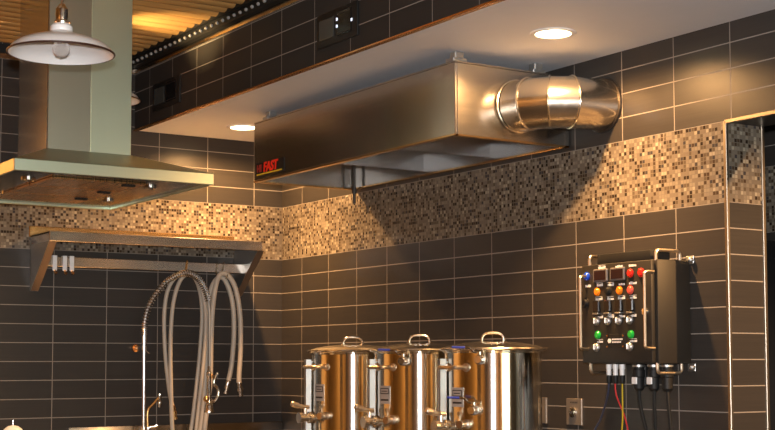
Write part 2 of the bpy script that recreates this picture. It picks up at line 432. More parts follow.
for (x, y) in ((-.575, -.93), (-.575, HY0 + .05), (-.15, HY0 + .05), (-.14, -.98)):
    bm = B(); box(bm, (x - .035, y - .03, HZ1), (x + .035, y + .03, HZ1 + .026), .004, 1); box(bm, (x - .02, y - .022, HZ1 + .024), (x + .024, y + .022, SO - .001), .003, 1)
    obj('hanger_bracket', bm, 'galv', t)
# badge: black plate, lettering, yellow rule
pl = B(); box(pl, (HX - .004, -1.160, .352), (HX, -.862, .420)); badge = obj('badge', pl, 'black', t)
def text(nm, s, size, p, mat, parent, shear=0.0, ex=.0015):
    c = bpy.data.curves.new(nm, 'FONT'); c.body = s; c.size = size; c.extrude = ex; c.shear = shear; c.offset = .0022
    o = bpy.data.objects.new(nm, c); C.objects.link(o); o.parent = parent; c.materials.append(MT[mat])
    me = bpy.data.meshes.new_from_object(o); bpy.data.objects.remove(o); o = bpy.data.objects.new(nm, me); C.objects.link(o); o.parent = parent
    o.matrix_local = Matrix(((0, 0, -1, p[0]), (-1, 0, 0, p[1]), (0, 1, 0, p[2]), (0, 0, 0, 1)))
    return o
text('lettering', 'FAST', .068, (HX - .006, -.945, .370), 'logored', badge, .12)
text('lettering', 'HI', .050, (HX - .006, -.876, .374), 'logodk', badge)
bm = B(); box(bm, (HX - .006, -1.140, .357), (HX - .004, -.872, .364)); obj('underline', bm, 'logoyel', badge)

# ------------------------------------------------------------------ duct elbow
t = thing('duct_elbow', 'round segmented metal duct elbow bending from the steam hood into the wall', 'duct', (0, 0, 0))
R, RB, DZ = .108, .212, .478; cx, cy = -.295, HY0 - RB + .0
# centre line: from hood end (x=-.295) going -Y, turning towards +X, into the wall
path = [Vector((cx, HY0 - .0085, DZ))]
ctr = Vector((cx + RB, HY0 - .008, DZ))
angs = [0, 20, 44, 66, 90]
joint = [ctr + Vector((-math.cos(math.radians(a)) * RB * 1.025 if a not in (0, 90) else -math.cos(math.radians(a)) * RB,
                       -math.sin(math.radians(a)) * (RB * 1.025 if a not in (0, 90) else RB), 0)) for a in angs]
pts = [path[0]] + joint[1:4] + [Vector((-.003, joint[4].y, DZ))]
def mitre(p0, p1, n0, n1, seg=40, r=R, bm=None):
    """straight duct piece between two cutting planes"""
    d = (p1 - p0).normalized(); u = Vector((0, 0, 1)); v = d.cross(u)
    A, Bv = [], []
    for k in range(seg):
        o = (u * math.cos(2 * PI * k / seg) + v * math.sin(2 * PI * k / seg)) * r
        A.append(bm.verts.new(p0 + o + d * (-(o.dot(n0)) / d.dot(n0)))); Bv.append(bm.verts.new(p1 + o + d * (-(o.dot(n1)) / d.dot(n1))))
    for k in range(seg): bm.faces.new((A[k], A[(k + 1) % seg], Bv[(k + 1) % seg], Bv[k]))
nrm = []
for i in range(len(pts)):
    if i == 0: nrm.append((pts[1] - pts[0]).normalized())
    elif i == len(pts) - 1: nrm.append((pts[-1] - pts[-2]).normalized())
    else: nrm.append(((pts[i] - pts[i - 1]).normalized() + (pts[i + 1] - pts[i]).normalized()).normalized())
for i in range(len(pts) - 1):
    bm = B(); mitre(pts[i], pts[i + 1], nrm[i], nrm[i + 1], bm=bm); obj('duct_segment', bm, 'duct', t)
def ring_at(p, nn, r, wire):
    u, v = frame_of(nn); return tube(B(), [p + (u * math.cos(2 * PI * k / 40) + v * math.sin(2 * PI * k / 40)) * r for k in range(40)], wire, 8, closed=True)
for i in range(1, 4):
    u = Vector((0, 0, 1)); dd = (pts[i] - pts[i - 1]).normalized(); v = dd.cross(u); rp = []
    for k in range(40):
        o = (u * math.cos(2 * PI * k / 40) + v * math.sin(2 * PI * k / 40)) * (R + .002); rp.append(pts[i] + o + dd * (-(o.dot(nrm[i])) / dd.dot(nrm[i])))
    bm = tube(B(), rp, .0045, 8, closed=True); obj('seam_bead', bm, 'duct', t)
obj('collar', ring_at(pts[0], Vector((0, 1, 0)), R + .003, .006), 'duct', t)
obj('collar', ring_at(pts[-1] - Vector((.004, 0, 0)), Vector((1, 0, 0)), R + .003, .006), 'dark', t)

# ------------------------------------------------------------------ soffit controller panels
def controller(y0, y1, z0, z1, label, leds):
    t = thing('control_display', label, 'control panel', (-.94, (y0 + y1) / 2, z0), 0, 'control displays on the tiled soffit')
    W, H = abs(y1 - y0), z1 - z0
    bm = B(); box(bm, (-.010, -W / 2, 0), (0, W / 2, H), .003, 2); obj('housing', bm, 'black', t)
    bm = B(); box(bm, (-.012, .02, .03), (-.010, W / 2 - .025, H - .03), .002, 1); obj('screen', bm, 'screen', t)
    bm = B(); box(bm, (-.013, -W / 2 + .045, .025), (-.010, -.005, H - .02), .003, 1); f = obj('key_field', bm, 'blackgl', t)
    for z in (.03, H - .03):
        bm = B(); box(bm, (-.015, -W / 2 + .05, z), (-.013, -.01, z + .004)); obj('key_rail', bm, 'dark', f)
    for (yy, zz) in leds:
        bm = B(); box(bm, (-.016, yy - .004, zz - .006), (-.013, yy + .004, zz + .006)); obj('indicator_light', bm, 'led', f)
controller(-2.385, -2.05, .752, .90, 'black control display with small lit indicators on the tiled soffit above the hood', [(-.010, .068), (-.010, .098), (-.130, .072)])
controller(-.62, -.27, .752, .90, 'unlit black control display on the tiled soffit beside the range hood chimney', [])

# ------------------------------------------------------------------ island range hood
t = thing('range_hood', 'stainless range hood with square chimney and flared canopy hung from slat ceiling', 'range hood', (-1.718, -1.10, 0))
x0, x1, y0, y1, z0, z1 = -.448, .448, -.60, .60, .175, .225
cx0, cx1, cy0, cy1, cz = -.172, .222, -.20, .20, .34
bm = B()
L = [bm.verts.new(p) for p in ((x0, y0, z1), (x1, y0, z1), (x1, y1, z1), (x0, y1, z1))]
U = [bm.verts.new(p) for p in ((cx0, cy0, cz), (cx1, cy0, cz), (cx1, cy1, cz), (cx0, cy1, cz))]
for i in range(4): bm.faces.new((L[i], L[(i + 1) % 4], U[(i + 1) % 4], U[i]))
obj('canopy', bm, 'rh', t, ang=5)
bm = B()
for a, b_ in (((x0, y0, z0), (x1, y0 + .012, z1)), ((x0, y1 - .012, z0), (x1, y1, z1)), ((x0, y0 + .012, z0), (x0 + .012, y1 - .012, z1)), ((x1 - .012, y0 + .012, z0), (x1, y1 - .012, z1))):
    box(bm, a, b_, .002, 1)
obj('lip', bm, 'rh', t)
bm = B(); box(bm, (x0 + .012, y0 + .012, z0 + .010), (x1 - .012, y1 - .012, z0 + .018)); under = obj('underside', bm, 'blackgl', t)
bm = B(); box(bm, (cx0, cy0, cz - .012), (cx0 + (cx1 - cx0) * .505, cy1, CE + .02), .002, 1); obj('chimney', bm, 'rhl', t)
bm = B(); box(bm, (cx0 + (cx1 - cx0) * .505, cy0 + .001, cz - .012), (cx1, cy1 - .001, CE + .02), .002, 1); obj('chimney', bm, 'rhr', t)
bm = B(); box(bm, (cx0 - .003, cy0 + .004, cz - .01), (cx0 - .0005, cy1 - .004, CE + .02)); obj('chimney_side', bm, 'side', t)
for k in range(3):
    ya = -.43 + k * .29
    bm = B(); box(bm, (-.23, ya, z0 + .001), (.20, ya + .275, z0 + .010), .003, 1)
    f = obj('grease_filter', bm, 'filter', t)
    bm = B(); box(bm, (.10, ya + .02, z0 - .008), (.16, ya + .045, z0 + .002), .003, 1); obj('filter_latch', bm, 'black', f)
for (px, py) in ((28, 181), (108, 202), (150, 189), (8, 195)):
    q = at(px, py, Z=z0) - Vector((-1.718, -1.10, 0))
    q.x = max(-.40, min(.40, q.x)); q.y = max(-.54, min(.54, q.y))
    bm = B(); lathe(bm, [(0, .012), (.010, .006), (.022, .006), (.026, .000), (.031, .003), (.031, .012)], (q.x, q.y, z0), seg=24); obj('hood_lamp', bm, 'chrome', t)

# ------------------------------------------------------------------ pendant lamps
def pendant(x, y, z, label):
    t = thing('pendant_lamp', label, 'pendant lamp', (x, y, z), 0, 'white enamel pendant lamps')
    r = .186
    pr = [(r, 0), (r * .93, .019), (r * .80, .036), (r * .62, .050), (r * .42, .061), (r * .26, .069), (.040, .076)]
    inn = [(a - .003 if a > .05 else a, h - .004) for a, h in reversed(pr)]
    bm = B(); lathe(bm, pr + inn + [pr[0]], seg=64); obj('shade', bm, 'enamel', t)
    bm = B(); tube(bm, [(r * math.cos(2 * PI * k / 64), r * math.sin(2 * PI * k / 64), -.001) for k in range(64)], .0038, 8, closed=True); obj('rim', bm, 'rim', t)
    bm = B(); lathe(bm, [(.036, .068), (.039, .074), (.039, .094), (.033, .102), (0, .102)], seg=32); obj('collar', bm, 'enamel', t)
    bm = B(); lathe(bm, [(.024, .10), (.026, .112), (.020, .118), (.022, .135), (.022, .158), (.016, .166), (.010, .176), (0, .178)], seg=28); s = obj('socket', bm, 'chrome', t)
    for a in range(4):
        bm = B(); ball(bm, (.033 * math.cos(a * PI / 2 + .6), .033 * math.sin(a * PI / 2 + .6), .106), .005, 8); obj('screw_knob', bm, 'copper', s)
    bm = B(); h = CE - z
    k = 0; zz = .176
    while zz < h - .005:
        lk = [(0.007 * math.cos(2 * PI * j / 12) * (1 if k % 2 else 0), 0.007 * math.cos(2 * PI * j / 12) * (0 if k % 2 else 1), zz + .011 + .013 * math.sin(2 * PI * j / 12)) for j in range(12)]
        tube(bm, lk, .0022, 6, closed=True); zz += .021; k += 1
    cyl(bm, (0.004, .004, .17), (0.004, .004, h + .02), .003, seg=8)
    obj('chain', bm, 'chrome', t)
    bm = B(); lathe(bm, [(.014, .070), (.014, .046), (.022, .030), (.029, .012), (.031, 0), (.029, -.012), (.020, -.025), (0, -.031)], (0, 0, .012), seg=28); bl = obj('bulb', bm, 'bulbg', t)
    bm = B(); cyl(bm, (0, 0, .03), (0, 0, .06), .006); obj('filament_stem', bm, 'enamel', bl)
pendant(-2.260, -2.5, .493, 'white enamel pendant lamp with brown rim hanging in front of the chimney')
pendant(-1.235, -.30, .785, 'white pendant lamp mostly hidden behind the range hood chimney')

# ------------------------------------------------------------------ wall shelf with utensil rail
SX0, SX1 = -1.535, -.31
t = thing('wall_shelf', 'stainless steel wall shelf on angled brackets across the mosaic band', 'shelf', (0, 0, 0))
bm = B(); box(bm, (SX0 + .01, -.30, .062), (SX1 + .02, -.012, .070)); obj('shelf_top', bm, 'steel', t)
bm = B(); box(bm, (SX0 + .01, -.305, .020), (SX1 + .02, -.295, .072), .002, 1); obj('front_lip', bm, 'steel', t)
for x in (SX0 + .01, SX1 + .014):
    bm = B(); box(bm, (x, -.295, .020), (x + .006, -.012, .070)); obj('end_lip', bm, 'steel', t)
bm = B(); box(bm, (SX0, -.012, .062), (SX1 - .01, 0, .122), .003, 1); obj('upstand', bm, 'brass', t)  # brass colour stands in for the warm reflection on stainless
for x, s in ((SX0 + .012, 1), (SX1 - .005, 1)):
    bm = B(); prism(bm, [(-.002, .062), (-.002, -.225), (-.014, -.225), (-.29, .02), (-.29, .062)], 'x', x, x + .004); br = obj('bracket', bm, 'galv', t)
    bm = B(); box(bm, (x, -.006, -.225), (x + .042, 0, .06)); 
    for z in (-.02, -.14): lathe(bm, [(.009, -.006), (.009, -.012), (0, -.014)], (x + .024, 0, z), (0, 1, 0), 10)
    obj('wall_flange', bm, 'galv', br)
    bm = B(); prism(bm, [(-.014, -.225), (-.018, -.222), (-.294, .022), (-.29, .018)], 'x', x, x + .042); obj('brace_flange', bm, 'brace', br)
bm = B(); box(bm, (SX0 + .06, -.122, -.098), (SX1 + .0, -.114, -.046), .002, 1); rail = obj('utensil_rail', bm, 'steel', t)
# strap hooks: wrap over the rail, tip turned up
def strap(px, label, root=None):
    p = at(px, 256, Y=-.13)
    if root is not None: return dup(root, (p.x, -.118, -.046), label)
    t = thing('rail_hook', label, 'hook', (p.x, -.118, -.046), 0, 'short bright hooks on the shelf rail')
    bm = B(); box(bm, (-.012, -.016, -.075), (.012, -.008, .006), .003, 1); box(bm, (-.012, -.016, .0), (.012, .012, .006), .002, 1); obj('strap', bm, 'white', t)
    bm = B(); tube(bm, smooth([(0, -.012, -.070), (0, -.014, -.084), (0, -.026, -.092), (0, -.038, -.086)], 4), .006, 8); obj('hook_tip', bm, 'copper', t)
    return t
h0 = strap(55, 'short bright hook on the shelf rail, nearest the left bracket')
strap(65, 'middle one of three short bright hooks on the shelf rail', h0)
strap(72, 'short bright hook on the shelf rail, farthest from the left bracket', h0)
def wire_hook(px, label, wires, mat):
    p = at(px, 258, Y=-.13); t = thing('hose_hook', label, 'hook', (p.x, -.118, -.046), 0, 'hose hooks on the shelf rail')
    for dx in wires:
        bm = B(); tube(bm, smooth([(dx + .006, .006, -.02), (dx + .006, .006, .004), (dx + .004, -.008, .006), (dx, -.010, -.03), (dx - .006, -.012, -.065), (dx - .006, -.035, -.085), (dx - .006, -.060, -.082), (dx - .006, -.070, -.065)], 5), .0042, 8)
        obj('hook_wire', bm, mat, t)
wire_hook(187, 'dull hook on the shelf rail carrying the left hose', (0,), 'brass')
wire_hook(221, 'bright double-wire hook on the shelf rail carrying the right hose', (-.022, .018), 'chrome')

# ------------------------------------------------------------------ hoses over the hooks
def hose(label, keys, fits, rad):
    t = thing('transfer_hose', label, 'hose', (0, 0, 0), 0, 'beige hoses hung from the shelf rail')
    P = smooth([at(x, y, Y=yy) for x, y, yy in keys], 8)
    bm = tube(B(), P, rad, 12); obj('hose_tube', bm, 'hose', t)
    for end, d, mat in fits:
        p = P[0] if end == 0 else P[-1]; q = (P[0] - P[1]) if end == 0 else (P[-1] - P[-2]); q.normalize()
        bm = B(); lathe(bm, [(0, -.02), (.0145, -.02), (.0155, .0), (.013, .012), (.018, .014), (.018, .030), (.012, .034), (.012, .046), (.015, .048), (.015, .058), (0, .058)], p, q, 16)
        obj('fitting', bm, mat, t)
hose('beige hose looped over the dull hook behind the coiled tap spring',
     [(173, 409, -.150), (169, 388, -.150), (165, 350, -.150), (164.5, 310, -.150), (170, 285, -.148), (184, 271.5, -.142), (197, 282, -.148), (202, 310, -.150), (200, 350, -.150), (196, 390, -.150), (191, 430, -.152), (186, 452, -.16), (181, 458, -.17), (176, 448, -.182),
      (172.5, 430, -.188), (171, 390, -.188), (170.5, 345, -.186), (173, 305, -.180), (180, 281, -.176), (190, 274, -.174), (200, 285, -.178), (205.5, 312, -.184), (204.5, 350, -.188), (200, 395, -.190), (195, 440, -.192)],
     [(0, 1, 'brass')], .0112)
hose('beige hose looped over the bright double hook by the right bracket',
     [(227.5, 384, -.146), (231.5, 365, -.146), (234, 330, -.146), (232, 300, -.146), (224, 279, -.142), (215, 281, -.143), (208.5, 302, -.146), (206.5, 345, -.146), (205, 385, -.146), (201, 425, -.146), (197, 450, -.150), (201, 462, -.165), (204, 448, -.182),
      (205, 425, -.187), (210, 385, -.187), (211, 345, -.187), (213, 305, -.185), (218, 278, -.178), (226, 274, -.176), (235, 287, -.180), (240, 315, -.187), (240.5, 350, -.187), (239, 378, -.187), (239.5, 386, -.187)],
     [(0, 1, 'chrome'), (1, 1, 'chrome')], .0140)

# ------------------------------------------------------------------ pre-rinse tap
FY = -.125
t = thing('pre_rinse_tap', 'tall chrome pre-rinse tap with coiled spring arching over the sink', 'tap', (0, 0, 0))
def F(x, y, yy=FY): return at(x, y, Y=yy)
base = F(143.5, 431); 
bm = B(); cyl(bm, (base.x, FY, -1.0), F(144, 340), .0105); 
top_r = F(144, 341); cyl(bm, top_r + Vector((0, 0, -.01)), top_r + Vector((0, 0, .070)), .0145); obj('riser', bm, 'chrome', t)
bm = B(); cyl(bm, (base.x - .05, -.034, -.995), (base.x - .05, FY, -.995), .016); cyl(bm, (base.x + .05, -.034, -.995), (base.x + .05, FY, -.995), .016); cyl(bm, (base.x - .07, FY, -.995), (base.x + .07, FY, -.995), .019); cyl(bm, (base.x, FY, -1.0), (base.x, FY, -.955), .021); obj('base_body', bm, 'chrome', t)
bz = F(144, 348).z
bm = B(); cyl(bm, (top_r.x, FY, bz), (top_r.x, -.012, bz), .0065); cyl(bm, (top_r.x, FY, bz - .012), (top_r.x, FY, bz + .012), .015); wb = obj('wall_bracket', bm, 'chrome', t)
bm = B(); lathe(bm, [(0, -.03), (.012, -.03), (.022, -.02), (.022, 0), (0, 0)], (top_r.x, 0, bz), (0, 1, 0), 20); obj('wall_flange', bm, 'copper', wb)
bm = B(); cyl(bm, (top_r.x, FY, bz - .005), (top_r.x + .03, FY, bz - .03), .003, seg=8); obj('clamp_screw', bm, 'chrome', wb)
arc = smooth([F(144, 336), F(144.5, 322), F(148, 308, -.14), F(155, 295, -.17), F(166, 282, -.21), F(178, 275, -.235), F(188, 273, -.245), F(198, 278, -.25), F(205, 290, -.25), F(208.5, 301, -.25)], 10)
GY = -.25
hs = smooth([F(208.5, 301, GY), F(209.5, 325, GY), F(209.5, 366, GY)], 8)
bm = tube(B(), arc + hs[1:], .0065, 10); obj('spray_hose', bm, 'galv', t)
acc = [0]
for a, b_ in zip(arc, arc[1:]): acc.append(acc[-1] + (b_ - a).length)
def onarc(s):
    for i in range(len(arc) - 1):
        if acc[i + 1] >= s: k = (s - acc[i]) / max(1e-9, acc[i + 1] - acc[i]); return arc[i].lerp(arc[i + 1], k), (arc[i + 1] - arc[i]).normalized()
    return arc[-1], (arc[-1] - arc[-2]).normalized()
LN = acc[-1]; s = 0; ph = 0; hp = []
while s < LN:
    p, d = onarc(s); u = Vector((0, 1, 0)); v = d.cross(u)
    hp.append(p + (u * math.cos(ph) + v * math.sin(ph)) * .0175)
    f = s / LN; pitch = .0125 if f > .5 or f < .10 else .017
    ph += 2 * PI / 9; s += pitch / 9
bm = tube(B(), hp, .0036, 5); obj('spring', bm, 'chrome', t)
v0 = F(209, 366, GY); v1 = F(209, 388, GY); v2 = F(209.3, 402, GY); v3 = F(209, 411, GY)
bm = B(); lathe(bm, [(0, 0), (.007, 0), (.011, .03), (.015, .035), (.015, .055), (.012, .06), (.014, (v0 - v2).length), (.018, (v0 - v2).length + .004), (.022, (v0 - v2).length + .022), (.028, (v0 - v3).length), (.028, (v0 - v3).length + .008), (0, (v0 - v3).length + .008)], v0, (v3 - v0), 20); sv = obj('spray_valve', bm, 'chrome', t)
bm = B(); tube(bm, smooth([v1 + Vector((.01, 0, -.06)), F(214, 402, GY), F(218, 396, GY), F(218, 389, GY), F(214, 384, GY), F(215, 378, GY), F(218, 373, GY)], 6), [.0075] * 36 + [.009], 10); obj('squeeze_lever', bm, 'chrome', sv)
bm = B(); ball(bm, F(206.5, 399, GY), .018, 12); ball(bm, F(211.5, 376, GY), .012, 12); obj('valve_knob', bm, 'brass', sv)
# add-on swing spout at the foot of the riser
q0, q1, q2, q3 = F(147.8, 428), F(147.8, 411), F(159.5, 396), F(160, 403)
bm = B(); tube(bm, smooth([q0, q1, q1.lerp(q2, .5), q2], 5), .007, 10); ao = obj('swing_spout', bm, 'brass', t)
bm = B(); lathe(bm, [(0, 0), (.009, .0), (.011, .02), (.007, .03), (.013, .045), (.013, .055), (.008, .075), (0, .078)], q2 + Vector((0, 0, .014)), (0, 0, -1), 16); obj('nozzle', bm, 'chrome', ao)
bm = B(); cyl(bm, q0, (q0.x + .0, FY, -1.0), .014); cyl(bm, (q0.x, FY, q0.z), (q0.x + .05, FY - .02, q0.z + .015), .008); obj('spout_valve', bm, 'chrome', t)

# ------------------------------------------------------------------ sink along the back wall
t = thing('sink', 'stainless steel sink with raised splashback along the tiled back wall', 'sink', (-.655, 0, 0))
w2 = .652
bm = B(); box(bm, (-w2, -.03, -1.28), (w2 - .0, -.003, -.952), .004, 2); obj('splashback', bm, 'steel', t)
bm = B(); box(bm, (-w2, -.62, -1.30), (w2, -.56, -1.27), .004, 1); box(bm, (-w2, -.16, -1.30), (w2, -.03, -1.27), .004, 1); box(bm, (-w2, -.56, -1.30), (-w2 + .08, -.16, -1.27)); box(bm, (w2 - .08, -.56, -1.30), (w2, -.16, -1.27)); obj('rim', bm, 'steel', t)
bm = B(); a, b_ = (-w2 + .08, -.56, -1.62), (w2 - .08, -.16, -1.28)
box(bm, a, (b_[0], b_[1], -1.61)); box(bm, a, (a[0] + .01, b_[1], b_[2])); box(bm, (b_[0] - .01, a[1], a[2]), b_); box(bm, a, (b_[0], a[1] + .01, b_[2])); box(bm, (a[0], b_[1] - .01, a[2]), b_); obj('basin', bm, 'steel', t)
for x in (-w2 + .05, w2 - .05):
    for y in (-.58, -.06):
        bm = B(); cyl(bm, (x, y, FL), (x, y, -1.29), .02); obj('leg', bm, 'steel', t)
t = thing('work_table', 'steel work table left of the sink', 'table', (-1.85, 0, 0))
bm = B(); box(bm, (-.48, -.62, -1.24), (.48, -.02, -1.20), .004, 2); obj('tabletop', bm, 'steel', t)
for x in (-.43, .43):
    for y in (-.57, -.07):
        bm = B(); cyl(bm, (x, y, FL), (x, y, -1.24), .02); obj('leg', bm, 'steel', t)
q = at(13, 425, Y=-.2)
t = thing('soap_dispenser', 'white round-topped dispenser with chrome pin low against the dark back wall', 'dispenser', (q.x, -.2, -1.20))
bm = B(); h = q.z + 1.20; lathe(bm, [(0, 0), (.053, 0), (.055, .01), (.055, h - .045), (.047, h - .022), (.026, h - .006), (0, h)], seg=28); obj('bottle', bm, 'white', t)
bm = B(); cyl(bm, (0, 0, h - .004), (0, 0, h + .026), .0055, seg=10); obj('pump_pin', bm, 'chrome', t)

# ------------------------------------------------------------------ brew kettles
KR, KZ, KH = .205, -.558, .72
def surf(a, r, z): return Vector((math.cos(math.radians(a)) * r, math.sin(math.radians(a)) * r, z))
def patch(bm, a0, a1, z0, z1, r0, r1, n=10):
    v = []
    for r in (r0, r1):
        v.append([[bm.verts.new(surf(a0 + (a1 - a0) * k / n, r, z)) for k in range(n + 1)] for z in (z0, z1)])
    for k in range(n):
        bm.faces.new((v[0][0][k], v[0][0][k + 1], v[0][1][k + 1], v[0][1][k])); bm.faces.new((v[1][0][k], v[1][1][k], v[1][1][k + 1], v[1][0][k + 1]))
        bm.faces.new((v[0][1][k], v[0][1][k + 1], v[1][1][k + 1], v[1][1][k])); bm.faces.new((v[0][0][k + 1], v[0][0][k], v[1][0][k], v[1][0][k + 1]))
    bm.faces.new((v[0][0][0], v[0][1][0], v[1][1][0], v[1][0][0])); bm.faces.new((v[0][0][n], v[1][0][n], v[1][1][n], v[0][1][n]))
    return bm
def loop_handle(bm, a, z, half=.058, out=.055, wire=.0078):
    d = surf(a, 1, 0); tdir = Vector((-d.y, d.x, 0)); c = d * KR + Vector((0, 0, z))
    e = math.sqrt(max(0, KR * KR - half * half)) - KR
    tube(bm, smooth([c + tdir * -half + d * (e - .004), c + tdir * -half + d * (out * .55), c + tdir * (-half * .8) + d * out * .95, c + d * out, c + tdir * (half * .8) + d * out * .95, c + tdir * half + d * (out * .55), c + tdir * half + d * (e - .004)], 5), wire, 10)
    for s in (-1, 1):
        lathe(bm, [(0, .006), (.016, .006), (.018, 0), (.018, -.006)], c + tdir * half * s + d * (e + .004), (d + tdir * s * half / KR).normalized(), 14)
def ball_valve(par, a, z, lever_to=-1):
    d = surf(a, 1, 0); td = Vector((-d.y, d.x, 0)); c = d * KR + Vector((0, 0, z))
    bm = B(); lathe(bm, [(0, -.01), (.016, -.01), (.016, .014), (.012, .016), (.012, .026), (.020, .030), (.022, .046), (.020, .060), (.012, .064), (.015, .068), (.015, .082), (0, .082)], c, d, 18)
    cyl(bm, c + d * .045, c + d * .045 + Vector((0, 0, .032)), .0085, seg=10)
    v = obj('ball_valve', bm, 'chrome', par)
    p = c + d * .045 + Vector((0, 0, .032))
    bm = B(); tube(bm, smooth([p - td * lever_to * .01, p + td * lever_to * .022, p + td * lever_to * .038 + Vector((0, 0, .014)), p + td * lever_to * .06 + Vector((0, 0, .018))], 4), .0055, 8); lv = obj('lever', bm, 'chrome', v)
    bm = B(); tube(bm, [p + td * lever_to * .052 + Vector((0, 0, .0175)), p + td * lever_to * .115 + Vector((0, 0, .019))], .0048, 8); obj('lever_grip', bm, 'blue', lv)
def kettle(y, x, label, valves):
    t = thing('brew_kettle', label, 'kettle', (x, y, KZ), 0, 'lidded steel brew kettles')
    bm = B(); lathe(bm, [(0, -KH), (KR - .01, -KH), (KR, -KH + .01), (KR, -.012), (KR + .008, -.006), (KR + .008, 0), (KR - .006, .0)], seg=96); obj('body', bm, 'kettle', t)
    bm = B(); lathe(bm, [(KR - .004, -.004), (KR + .012, -.004), (.226, .0), (.230, .005), (.226, .010), (.214, .010), (.206, .013), (.18, .021), (.12, .031), (.06, .036), (0, .037)], seg=96); ld = obj('lid', bm, 'polish', t)
    vx = Vector((rt.x, rt.y, 0)).normalized()
    bm = B(); tube(bm, smooth([-vx * .046 + Vector((0, 0, .030)), -vx * .045 + Vector((0, 0, .054)), -vx * .030 + Vector((0, 0, .070)), Vector((0, 0, .074)), vx * .030 + Vector((0, 0, .070)), vx * .045 + Vector((0, 0, .054)), vx * .046 + Vector((0, 0, .030))], 6), .0062, 10)
    for s in (-1, 1): box(bm, vx * .046 * s + Vector((-.012, -.012, .028)), vx * .046 * s + Vector((.012, .012, .039)), .003, 1)
    obj('lid_handle', bm, 'polish', ld)
    for a in (184, 20):
        bm = B(); loop_handle(bm, a, -.072); obj('side_handle', bm, 'handle', t)
    # level gauge: clear tube in a steel guard
    d = surf(160, 1, 0); td = Vector((-d.y, d.x, 0))
    bm = B(); c = d * (KR + .022)
    poly_ = [c + td * .019 - d * .016, c + td * .019 + d * .010, c + td * .015 + d * .014, c - td * .015 + d * .014, c - td * .019 + d * .010, c - td * .019 - d * .016, c - td * .015 - d * .016, c - td * .015 + d * .006, c + td * .015 + d * .006, c + td * .015 - d * .016]
    prism(bm, [(q.x, q.y) for q in poly_], 'z', -.66, -.036)
    cyl(bm, d * KR + Vector((0, 0, -.05)), c + Vector((0, 0, -.05)), .008); cyl(bm, d * KR + Vector((0, 0, -.64)), c + Vector((0, 0, -.64)), .012)
    obj('level_gauge', bm, 'gauge', t)
    bm = B(); patch(bm, 176, 196, -.235, -.155, KR + .0005, KR + .002); lp = obj('label_plate', bm, 'label', t)
    bm = B()
    for (za, zb) in ((-.192, -.165),):
        for q in ((178, 194, za, za + .004), (178, 194, zb - .004, zb), (178, 179.2, za, zb), (192.8, 194, za, zb), (181, 191, za + .011, za + .015)): patch(bm, *q, KR + .002, KR + .003, 6)
    patch(bm, 178.5, 193.5, -.222, -.214, KR + .002, KR + .003, 6); obj('label_print', bm, 'ink', lp)
    # lower front outlet: clamp and wing handle
    a = 178; d = surf(a, 1, 0); td = Vector((-d.y, d.x, 0)); c = d * KR + Vector((0, 0, -.315))
    bm = B(); lathe(bm, [(0, -.01), (.017, -.01), (.017, .025), (.028, .027), (.028, .042), (.018, .045), (.018, .075), (.026, .078), (.026, .095), (0, .095)], c, d, 20); cl = obj('outlet_valve', bm, 'polish', t)
    bm = B(); p = c + d * .06 + Vector((0, 0, .02)); cyl(bm, p, p + Vector((0, 0, .03)), .008); tube(bm, smooth([p + Vector((0, 0, .03)) - d * .02, p + Vector((0, 0, .036)) + d * .03, p + Vector((0, 0, .048)) + d * .075], 5), [.010] * 6 + [.014] * 4 + [.009], 10); obj('wing_handle', bm, 'handle', cl)
    a = 200; d = surf(a, 1, 0); c = d * KR + Vector((0, 0, -.305)); bm = B(); lathe(bm, [(0, -.01), (.02, -.01), (.02, .012), (.012, .016), (.012, .04), (.016, .042), (.016, .055), (0, .055)], c, d, 16); obj('thermometer_port', bm, 'handle', t)
    for a, z in valves: ball_valve(t, a, z)
    return t
KX = -.36
for (px, label, valves) in ((353, 'lidded steel brew kettle nearest the room corner, partly behind the middle kettle', ()),
                            (419.5, 'middle lidded steel brew kettle with one blue-handled valve under the lid', ((219, -.045),)),
                            (493, 'lidded steel brew kettle nearest the control box, with two blue-handled valves', ((220, -.04), (214, -.245)))):
    kettle(at(px, 347, X=KX).y, KX, label, valves)
t = thing('kettle_stand', 'low steel stand carrying the three brew kettles', 'stand', (KX, -1.95, FL))
hz = KZ - KH - FL
bm = B(); box(bm, (-.26, -.95, hz - .04), (.26, .95, hz), .004, 1); obj('platform', bm, 'steel', t)
for x in (-.22, .22):
    for y in (-.9, .9):
        bm = B(); box(bm, (x - .025, y - .025, 0), (x + .025, y + .025, hz - .04)); obj('leg', bm, 'steel', t)

# ------------------------------------------------------------------ key-switch wall plates
def plate(y, label):
    t = thing('switch_plate', label, 'switch plate', (0, y, -.822), 0, 'steel key switch plates')
    bm = B(); box(bm, (-.010, -.051, -.057), (0, .051, .057), .002, 1); obj('plate', bm, 'plate', t)
    bm = B(); lathe(bm, [(0, .010), (.022, .010), (.022, .018), (.016, .022), (.010, .024), (0, .024)], (0, .004, -.002), (-1, 0, 0), 24); k = obj('key_switch', bm, 'chrome', t)
    bm = B(); box(bm, (-.026, .002, -.010), (-.024, .006, .006)); obj('key_slot', bm, 'ink', k)
    bm = B()
    for i in range(5): box(bm, (-.011, -.024 + i * .010, .038), (-.010, -.017 + i * .010, .043))
    obj('engraving', bm, 'ink', t)
plate(-2.637, 'small steel key switch plate on the tiles below the control box')
plate(-2.400, 'small steel wall plate half hidden behind the right kettle')

